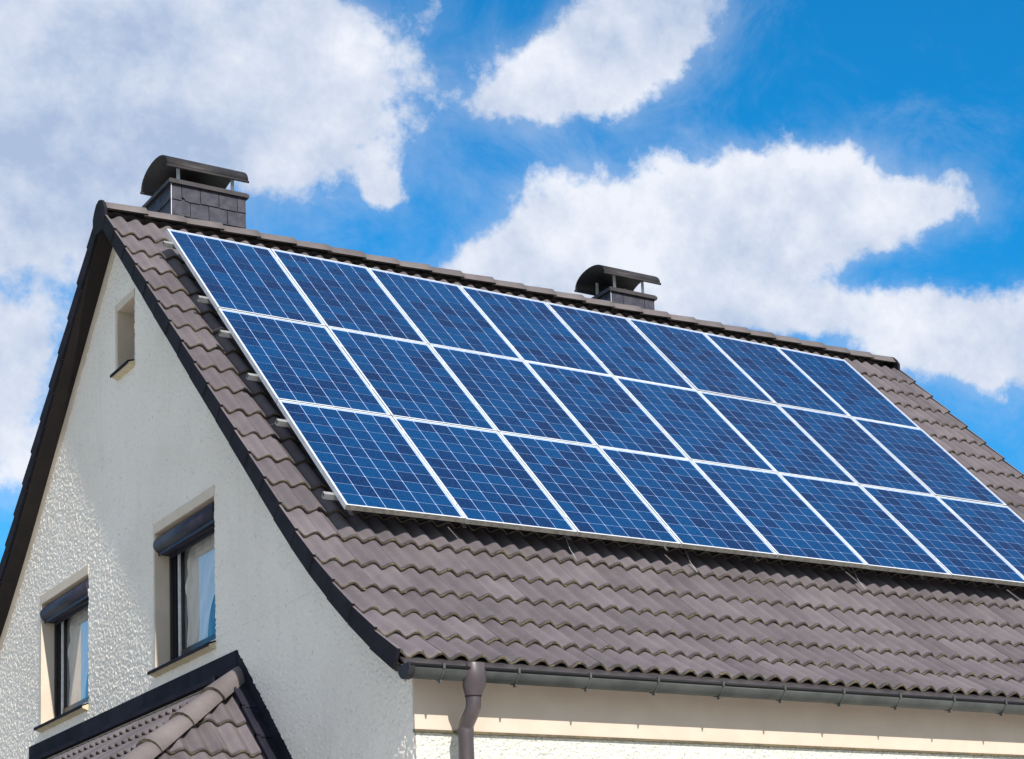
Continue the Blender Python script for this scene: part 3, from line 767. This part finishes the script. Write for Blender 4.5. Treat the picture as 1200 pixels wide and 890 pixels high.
# ---- windows
def window(key, shutter=True):
    y0, y1, z0, z1 = WIN[key]; yc = (y0+y1)/2
    xg = XW+.165
    bm = bmesh.new(); t_ = .075
    def ring(x0_, x1_, ay, by, az_, bz, wd, mi=0):
        box(bm, x0_, x1_, ay, ay+wd, az_, bz, mi); box(bm, x0_, x1_, by-wd, by, az_, bz, mi)
        box(bm, x0_, x1_, ay+wd, by-wd, az_, az_+wd, mi); box(bm, x0_, x1_, ay+wd, by-wd, bz-wd, bz, mi)
    zi = z0+.012
    if shutter: ring(xg-.02, xg+.06, y0+.002, y1-.002, zi, z1-.002, .07)
    else: ring(xg+.0, xg+.06, y0+.002, y1-.002, zi, z1-.002, .035)
    win = hpart(finish(bm, 'window', ['black_frame']))
    win['label'] = {'right': 'right-hand gable window with roller shutter box and draped curtain', 'left': 'left-hand gable window partly in sun', 'attic': 'small narrow attic window high in the gable'}[key]
    if shutter:
        bm = bmesh.new(); 
        ring(xg+.0, xg+.05, y0+.074, y1-.074, zi+.072, z1-.074, .055)
        o = finish(bm, 'sash', ['black_frame']); o.parent = win
        bm = bmesh.new(); box(bm, xg-.012, xg+.002, y1-.135, y1-.100, zi+.075, z1-.10)
        o = finish(bm, 'glazing_strip', ['steel']); o.parent = win
        g0, g1, h0, h1 = y0+.125, y1-.125, zi+.125, z1-.127
    else: g0, g1, h0, h1 = y0+.036, y1-.036, zi+.034, z1-.036
    bm = bmesh.new(); bm.faces.new([bm.verts.new((xg+.02, a, b)) for a, b in ((g0, h0), (g0, h1), (g1, h1), (g1, h0))]); o = finish(bm, 'pane', ['win_glass']); o.parent = win
    # sloping metal sill over a stone sill
    e = .03
    bm = bmesh.new(); xo = XW-.075
    zf = z0-.035
    pts = [(xg-.02, z0+.012), (XW, z0-.012), (xo, zf), (xo, zf-.028), (xo+.006, zf-.028), (xo+.006, zf-.006), (XW, z0-.018), (xg-.02, z0+.004)]
    a = [bm.verts.new((x, y0-.002 if x > XW-.001 else y0-e*.3, z)) for x, z in pts]; b = [bm.verts.new((x, y1-.002 if x > XW-.001 else y1+e, z)) for x, z in pts]
    for i in range(len(pts)): j = (i+1) % len(pts); bm.faces.new((a[i], a[j], b[j], b[i]))
    for ring_ in (a, b):
        for t3 in tessellate_polygon([[v.co for v in ring_]]): bm.faces.new([ring_[k] for k in t3])
    o = finish(bm, 'sill', ['lead']); o.parent = win
    bm = bmesh.new()
    pts = [(XW+.01, z0-.02), (xo+.012, zf-.012), (xo+.012, zf-.03), (XW+.01, zf-.055)]
    extr = [(y0-.006, 0), (y1+.014, 0)]
    a = [bm.verts.new((x, y0+.0, z)) for x, z in pts]; b = [bm.verts.new((x, y1+.014, z)) for x, z in pts]
    for i in range(4): bm.faces.new((a[i], a[(i+1) % 4], b[(i+1) % 4], b[i]))
    bm.faces.new(a); bm.faces.new(b)
    o = finish(bm, 'sill_stone', ['sill_under']); o.parent = win
    if shutter:
        # half-round roller shutter housing under the lintel
        bm = bmesh.new(); rz, rx = .088, .10; cz = z1-.012-rz; cx = XW+.075
        pts = [(xg-.02, cz+rz)]+[(cx-rx*math.sin(a), cz+rz*math.cos(a)) for a in [PI*i/12 for i in range(13)]]+[(xg-.02, cz-rz)]
        a = [bm.verts.new((x, y0+.012, z)) for x, z in pts]; b = [bm.verts.new((x, y1+.012, z)) for x, z in pts]
        b2 = [bm.verts.new((cx+(x-cx)*.9, y1+.020, cz+(z-cz)*.9)) for x, z in pts]
        n = len(pts)
        for i in range(n):
            j = (i+1) % n; fc = bm.faces.new((a[i], a[j], b[j], b[i])); fc.smooth = 0 < i < n-2; bm.faces.new((b[i], b[j], b2[j], b2[i]))
        bm.faces.new(a); bm.faces.new(b2)
        o = finish(bm, 'shutter_box', ['shutter']); o.parent = win
        for xx, hh in ((cx-.055, .018), (xg-.045, .022)):
            bm = bmesh.new(); box(bm, xx-.004, xx+.004, y0+.015, y1-.004, cz-rz-(.008 if xx < cx-.05 else .028), cz-rz+.014)
            o = finish(bm, 'shutter_slat', ['shutter']); o.parent = win
        for yy in (y0+.004, y1-.028):
            bm = bmesh.new(); box(bm, xg-.05, xg-.021, yy, yy+.024, z0+.015, z1-.1); o = finish(bm, 'shutter_guide', ['black_frame']); o.parent = win
    return win
for key in ('right', 'left'): window(key)
window('attic', False)

# ---- curtains hang inside the two windows
def curtain(key, label):
    y0, y1, z0, z1 = WIN[key]; xc = XW+.245
    bm = bmesh.new(); cols, rows = 90, 30
    W = (y1-.04)-(y0+.04)
    g = []
    for j in range(rows+1):
        tz = j/rows; z = z1-.04-(z1-z0-.06)*tz; rowv = []
        for i in range(cols+1):
            ty = i/cols
            # gathers towards the far side lower down
            y = (y1-.02)-W*ty*(.92-.62*max(0, tz-.12)**.7+(.22*max(0, tz-.62)))
            d = .024*math.sin(ty*40+.8*math.sin(tz*5))+.010*math.sin(ty*97+tz*7)
            sw = .02*math.sin(PI*((tz*5+1.4*(ty-.5)**2*4) % 1)) if tz < .45 else 0
            rowv.append(bm.verts.new((xc-d-sw, y, z-.03*math.sin(PI*ty)*(tz < .5))))
        g.append(rowv)
    for j in range(rows):
        for i in range(cols):
            fc = bm.faces.new((g[j][i], g[j][i+1], g[j+1][i+1], g[j+1][i])); fc.smooth = True
    o = finish(bm, 'curtain', ['curtain'])
    o.data.transform(Matrix.Translation((-xc, -(y0+y1)/2, -z1))); o.location = (xc, (y0+y1)/2, z1)
    tag(o, label, 'curtain', 'curtains behind the gable windows')
curtain('right', 'pale sheer draped curtain behind the right-hand shaded gable window')
curtain('left', 'pale sheer curtain behind the left-hand sunlit gable window')

# ------------------------------------------------------------------ lean-to roof against the gable
def lean_to():
    CO = -2.39                          # front face: z = y + CO (crest level), 45 degrees
    P2 = math.atan(.73); Z0 = -4.50     # side face: z = Z0 + .73 (x - XW)
    XO = -2.3; YE = 3.15                 # how far it reaches
    def zs(x): return Z0+.73*(x-XW)
    def yh(x): return zs(x)-CO           # hip line
    bm = bmesh.new()
    d = .10
    pts_f = [(XW, yh(XW), zs(XW)-d), (XO, yh(XO), zs(XO)-d), (XO, yh(XO)-.0, zs(XO)-d-.0), (XO, -3.95, CO-3.95-d), (XW, -3.95, CO-3.95-d)]
    v = [bm.verts.new(p) for p in (pts_f[0], pts_f[1], pts_f[3], pts_f[4])]; bm.faces.new(v)
    u = [bm.verts.new((XW, YE, zs(XW)-d)), bm.verts.new((XO, YE, zs(XO)-d))]
    bm.faces.new((v[0], u[0], u[1], v[1]))
    w_ = [bm.verts.new((p.co.x, p.co.y, p.co.z-.06)) for p in v]; bm.faces.new(w_)
    bm.faces.new((v[2], v[3], w_[3], w_[2]))
    lt = hpart(finish(bm, 'lean_to_roof', ['under'], recalc=True))
    def cut(me, mw, plane_co, plane_no, name):
        bm = bmesh.new(); merge(bm, me, mw)
        bmesh.ops.bisect_plane(bm, geom=bm.verts[:]+bm.edges[:]+bm.faces[:], plane_co=plane_co, plane_no=plane_no, clear_outer=True)
        if not bm.faces: bm.free(); return
        m2 = bpy.data.meshes.new(name); bm.to_mesh(m2); bm.free()
        for m in ('tile', 'edge', 'flap', 'under'): m2.materials.append(MT[m])
        link(name, m2, lt)
    hipd = Vector((-1, -.73, -.73)).normalized()
    pn = Vector((0, 0, 1)).cross(hipd).normalized()      # across the hip, in plan
    if pn.y > 0: pn = -pn
    hp = Vector((XW, yh(XW), zs(XW)))
    # front face courses
    s0 = .17
    for k in range(1, 7):
        s_ = s0+GA*(k-1)+.12; y = yh(XW)-s_*math.cos(R(45)); z = CO+y
        for c in range(0, 7):
            x = XW-.125-(c+1)*TW
            if x < XO-.1: continue
            # keep the side of the hip that belongs to the front face
            co = hp+pn*.02
            cut(ME_tile, slope_matrix(x, y, z, R(45), 1), co, -pn, 'tile')
    # side face courses: slope falls towards -x
    sk_ = 0
    for k in range(1, 7):
        s_ = .18+GA*(k-1)+.14; x = XW-s_*math.cos(P2); z = zs(x)
        ex = Vector((0, -1, 0)); ey = Vector((math.cos(P2), 0, math.sin(P2))); ez = ex.cross(ey)
        for c in range(0, 19):
            y = YE-.02-c*TW
            if y < yh(x)-.9: continue
            m = Matrix.Translation((x, y, z)) @ Matrix((ex, ey, ez)).transposed().to_4x4()
            if ez.z < 0: raise RuntimeError('flip')
            cut(ME_tile, m, hp-pn*.02, pn, 'tile')
    # hip tiles
    bm = bmesh.new()
    prof = [(-.125, -.085), (-.118, -.05), (-.09, -.004), (-.05, .028), (0, .040), (.05, .028), (.09, -.004), (.118, -.05), (.125, -.085)]
    L = .56; seq = []
    for y_, s_, dz in ((0, .90, .012), (.46, .74, -.006), (L, .72, -.010)):
        seq.append([bm.verts.new((a*s_, y_, b*s_+dz)) for a, b in prof])
    inn = [bm.verts.new((a*.80, .0, b*.80-.010)) for a, b in prof]
    seq = [inn]+seq
    for j in range(3):
        for i in range(8):
            fc = bm.faces.new((seq[j][i], seq[j][i+1], seq[j+1][i+1], seq[j+1][i])); fc.smooth = j > 0; fc.material_index = 1 if j == 0 else 0
    bmesh.ops.recalc_face_normals(bm, faces=bm.faces)
    meh = bpy.data.meshes.new('hip_tile'); bm.to_mesh(meh); bm.free()
    for m in ('ridge', 'edge'): meh.materials.append(MT[m])
    ey = -hipd; ex = ey.cross(Vector((0, 0, 1))).normalized(); ez = ex.cross(ey)
    for i in range(6):
        s_ = .13+.485*i+.36
        p = hp+hipd*s_+Vector((0, 0, .015))
        m = Matrix.Translation(p) @ Matrix((ex, ey, ez)).transposed().to_4x4() @ Matrix.Rotation(R(random.uniform(-1, 1)), 4, 'Z')
        link('hip_tile', meh, lt, m)
    # flashings on the wall: an upstand along the side face, then one down the front face in overlapping lengths
    yt = -2.09; zt = -4.335
    bm = bmesh.new(); box(bm, XW-.018, XW+.02, yt, YE+.06, zs(XW)-.02, zt)
    box(bm, XW-.07, XW-.018, yt+.35, YE+.06, zs(XW)-.03, zs(XW)+.012)
    o = finish(bm, 'wall_flashing', ['lead']); o.parent = lt
    bm = bmesh.new()
    q = [(yt, zt), (yt-1.9, zt-1.9), (yt-1.9, zt-2.12), (yt, zt-.22)]
    a = [bm.verts.new((XW-.014, y, z)) for y, z in q]; b = [bm.verts.new((XW+.02, y, z)) for y, z in q]
    bm.faces.new(a)
    for i in range(4): bm.faces.new((a[i], a[(i+1) % 4], b[(i+1) % 4], b[i]))
    o = finish(bm, 'wall_flashing', ['lead']); o.parent = lt
    for k in range(6):                   # soakers lying beside the tiles
        bm = bmesh.new()
        s_ = .52+GA*k
        y = yt-.03-s_*.707; z = zt-.155-s_*.707
        m = slope_matrix(XW-.135, y, z, R(45)-R(1.6), 1, False)
        box(bm, -.012, .128, 0, .42, -.012, .004, 0, m); box(bm, -.012, .014, 0, .42, 0, .024, 0, m)
        o = finish(bm, 'soaker', ['lead']); o.parent = lt
    # walls under it
    bm = bmesh.new(); box(bm, XO+.35, XW-.001, -3.5, 3.0, GZ, -6.3)
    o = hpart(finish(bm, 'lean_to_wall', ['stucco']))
lean_to()

# ------------------------------------------------------------------ solar panels
SC = .99108; O = Vector((-.0542, -.1439, -.0653))      # array scale and corner
PW, PH, GAP = .998*SC, 1.658*SC, .012*SC
ex, ey, ez = Vector((1, 0, 0)), Vector((0, ca, sa)), Vector((0, -sa, ca))
PB = Matrix((ex, ey, ez)).transposed().to_4x4()     # local x along the eaves, y up the slope, z out; the glass lies at z=0
bm = bmesh.new(); fw = .0145; fh = .04
box(bm, 0, fw, -PH, 0, -fh, .0015); box(bm, PW-fw, PW, -PH, 0, -fh, .0015)
box(bm, fw, PW-fw, -fw, 0, -fh, .0012); vs_, fs_ = box(bm, fw, PW-fw, -PH, -PH+fw, -fh, .0012)
bmesh.ops.recalc_face_normals(bm, faces=bm.faces)
for fc in bm.faces:
    if fc.normal.y < -.9 and fc.calc_center_median().y < -PH+.001: fc.material_index = 1
ME_frame = bpy.data.meshes.new('frame'); bm.to_mesh(ME_frame); bm.free(); ME_frame.materials.append(MT['alu']); ME_frame.materials.append(MT['alu_dull'])
bm = bmesh.new(); box(bm, fw, PW-fw, -PH+fw, -fw, -.010, -.0065); ME_back = finish_mesh(bm, 'backsheet', ['back'])
bm = bmesh.new(); vs_ = [bm.verts.new(p) for p in ((fw, -PH+fw, -.0015), (PW-fw, -PH+fw, -.0015), (PW-fw, -fw, -.0015), (fw, -fw, -.0015))]; bm.faces.new(vs_)
ME_pane = finish_mesh(bm, 'glass', ['pv_glass'])
cxw = (PW-2*fw-.016)/6; cyh = (PH-2*fw-.020)/10
bm = bmesh.new(); hx, hy, ch_ = (cxw-.0062)/2, (cyh-.0058)/2, .010
oct_ = [(-hx+ch_*.3, -hy), (hx-ch_*.3, -hy), (hx, -hy+ch_*.3), (hx, hy-ch_*.3), (hx-ch_*.3, hy), (-hx+ch_*.3, hy), (-hx, hy-ch_*.3), (-hx, -hy+ch_*.3)]
a = [bm.verts.new((x, y, 0)) for x, y in oct_]; b = [bm.verts.new((x, y, -.001)) for x, y in oct_]
bm.faces.new(a); 
for i in range(8): bm.faces.new((a[i], b[i], b[(i+1) % 8], a[(i+1) % 8]))
ME_cell = finish_mesh(bm, 'cell', ['cell'])
ORD = ['first', 'second', 'third', 'fourth', 'fifth', 'sixth', 'seventh', 'last']
ROW = ['top', 'middle', 'bottom']
for j in range(3):
    for i in range(8):
        sy = j*(PH+GAP)
        origin = O + Vector((i*(PW+GAP), -sy*ca, -sy*sa)) + ez*random.uniform(-.0015, .0015)
        where = ('leftmost' if i == 0 else 'rightmost' if i == 7 else ORD[i]+' from the left')
        e_ = bpy.data.objects.new('solar_panel', None); COL.objects.link(e_)
        e_.matrix_basis = Matrix.Translation(origin) @ PB @ Matrix.Rotation(R(random.uniform(-.12, .12)), 4, 'X'); e_.empty_display_size = .1
        tag(e_, 'blue solar panel, %s in the %s row of the array' % (where, ROW[j]), 'solar panel', 'solar panels mounted on the roof')
        link('frame', ME_frame, e_); link('backsheet', ME_back, e_); link('glass', ME_pane, e_)
        for a_ in range(6):
            for b_ in range(10):
                link('cell', ME_cell, e_, Matrix.Translation((fw+.008+cxw*(a_+.5), -fw-.010-cyh*(b_+.5), -.0045)))

# rails under the panels, with hooks and clamps
rail_s = [.30, 1.39, 1.98, 3.06, 3.66, 4.72]
rail_s = [.23, 1.38, 2.05, 2.84, 3.62, 4.76]
names = ['topmost mounting rail, its end just below the first panel corner', 'second mounting rail from the ridge under the top panel row', 'third mounting rail down, under the upper part of the middle row', 'fourth mounting rail down, under the lower part of the middle row', 'fifth mounting rail down, under the upper part of the bottom row', 'lowest mounting rail, its end near the bottom panel corner']
for s_, lb in zip(rail_s, names):
    e_ = bpy.data.objects.new('mounting_rail', None); COL.objects.link(e_)
    y, z = -s_*ca, -s_*sa
    e_.matrix_basis = Matrix.Translation(O+Vector((0, y, z))*SC) @ PB; e_.empty_display_size = .1
    tag(e_, lb, 'rail', 'aluminium mounting rails under the solar panels')
    bm = bmesh.new(); h_ = .044
    # hollow box section seen at its cut end
    x0, x1 = -.08, 8*(PW+GAP)+.03; t_ = .004; z1 = -.041; z0 = z1-h_
    box(bm, x0, x1, -.019, .019, z1-t_, z1); box(bm, x0, x1, -.019, .019, z0, z0+t_); box(bm, x0, x1, -.019, -.019+t_, z0+t_, z1-t_); box(bm, x0, x1, .019-t_, .019, z0+t_, z1-t_)
    box(bm, x0+.08, x0+.084, -.015, .015, z0+t_, z1-t_)
    link('rail', finish_mesh(bm, 'rail', ['rail']), e_)
    for i in range(9):
        bm = bmesh.new(); xx = .16+i*.95
        box(bm, xx-.016, xx+.016, -.025, -.019, -.158, z1-.004); box(bm, xx-.016, xx+.016, -.07, -.0, -.164, -.158)
        link('roof_hook', finish_mesh(bm, 'roof_hook', ['rail']), e_)
    for i in range(7):
        bm = bmesh.new(); xx = (i+1)*(PW+GAP)-GAP/2
        box(bm, xx-.016, xx+.016, -.02, .02, .0018, .0045); box(bm, xx-.006, xx+.006, -.01, .01, -.04, .008)
        link('clamp', finish_mesh(bm, 'clamp', ['alu']), e_)
# thin leads running down from under the lowest rail
for i, xx in enumerate((1.93, 3.10, 4.92)):
    bm = bmesh.new()
    p = [Vector((xx, *on_slope(s_, wn))) for s_, wn in ((4.80, .10), (4.95, .07), (5.10, .02), (5.24, .008))]
    tube(bm, p, .0035, 6)
    o = finish(bm, 'cable', ['rail']); c_ = p[0].copy(); o.data.transform(Matrix.Translation(-c_)); o.location = c_
    tag(o, 'thin grey lead hanging below the bottom panel row, %s' % ('nearest the gable', 'middle of three', 'farthest from the gable')[i], 'cable', 'thin leads below the solar array')
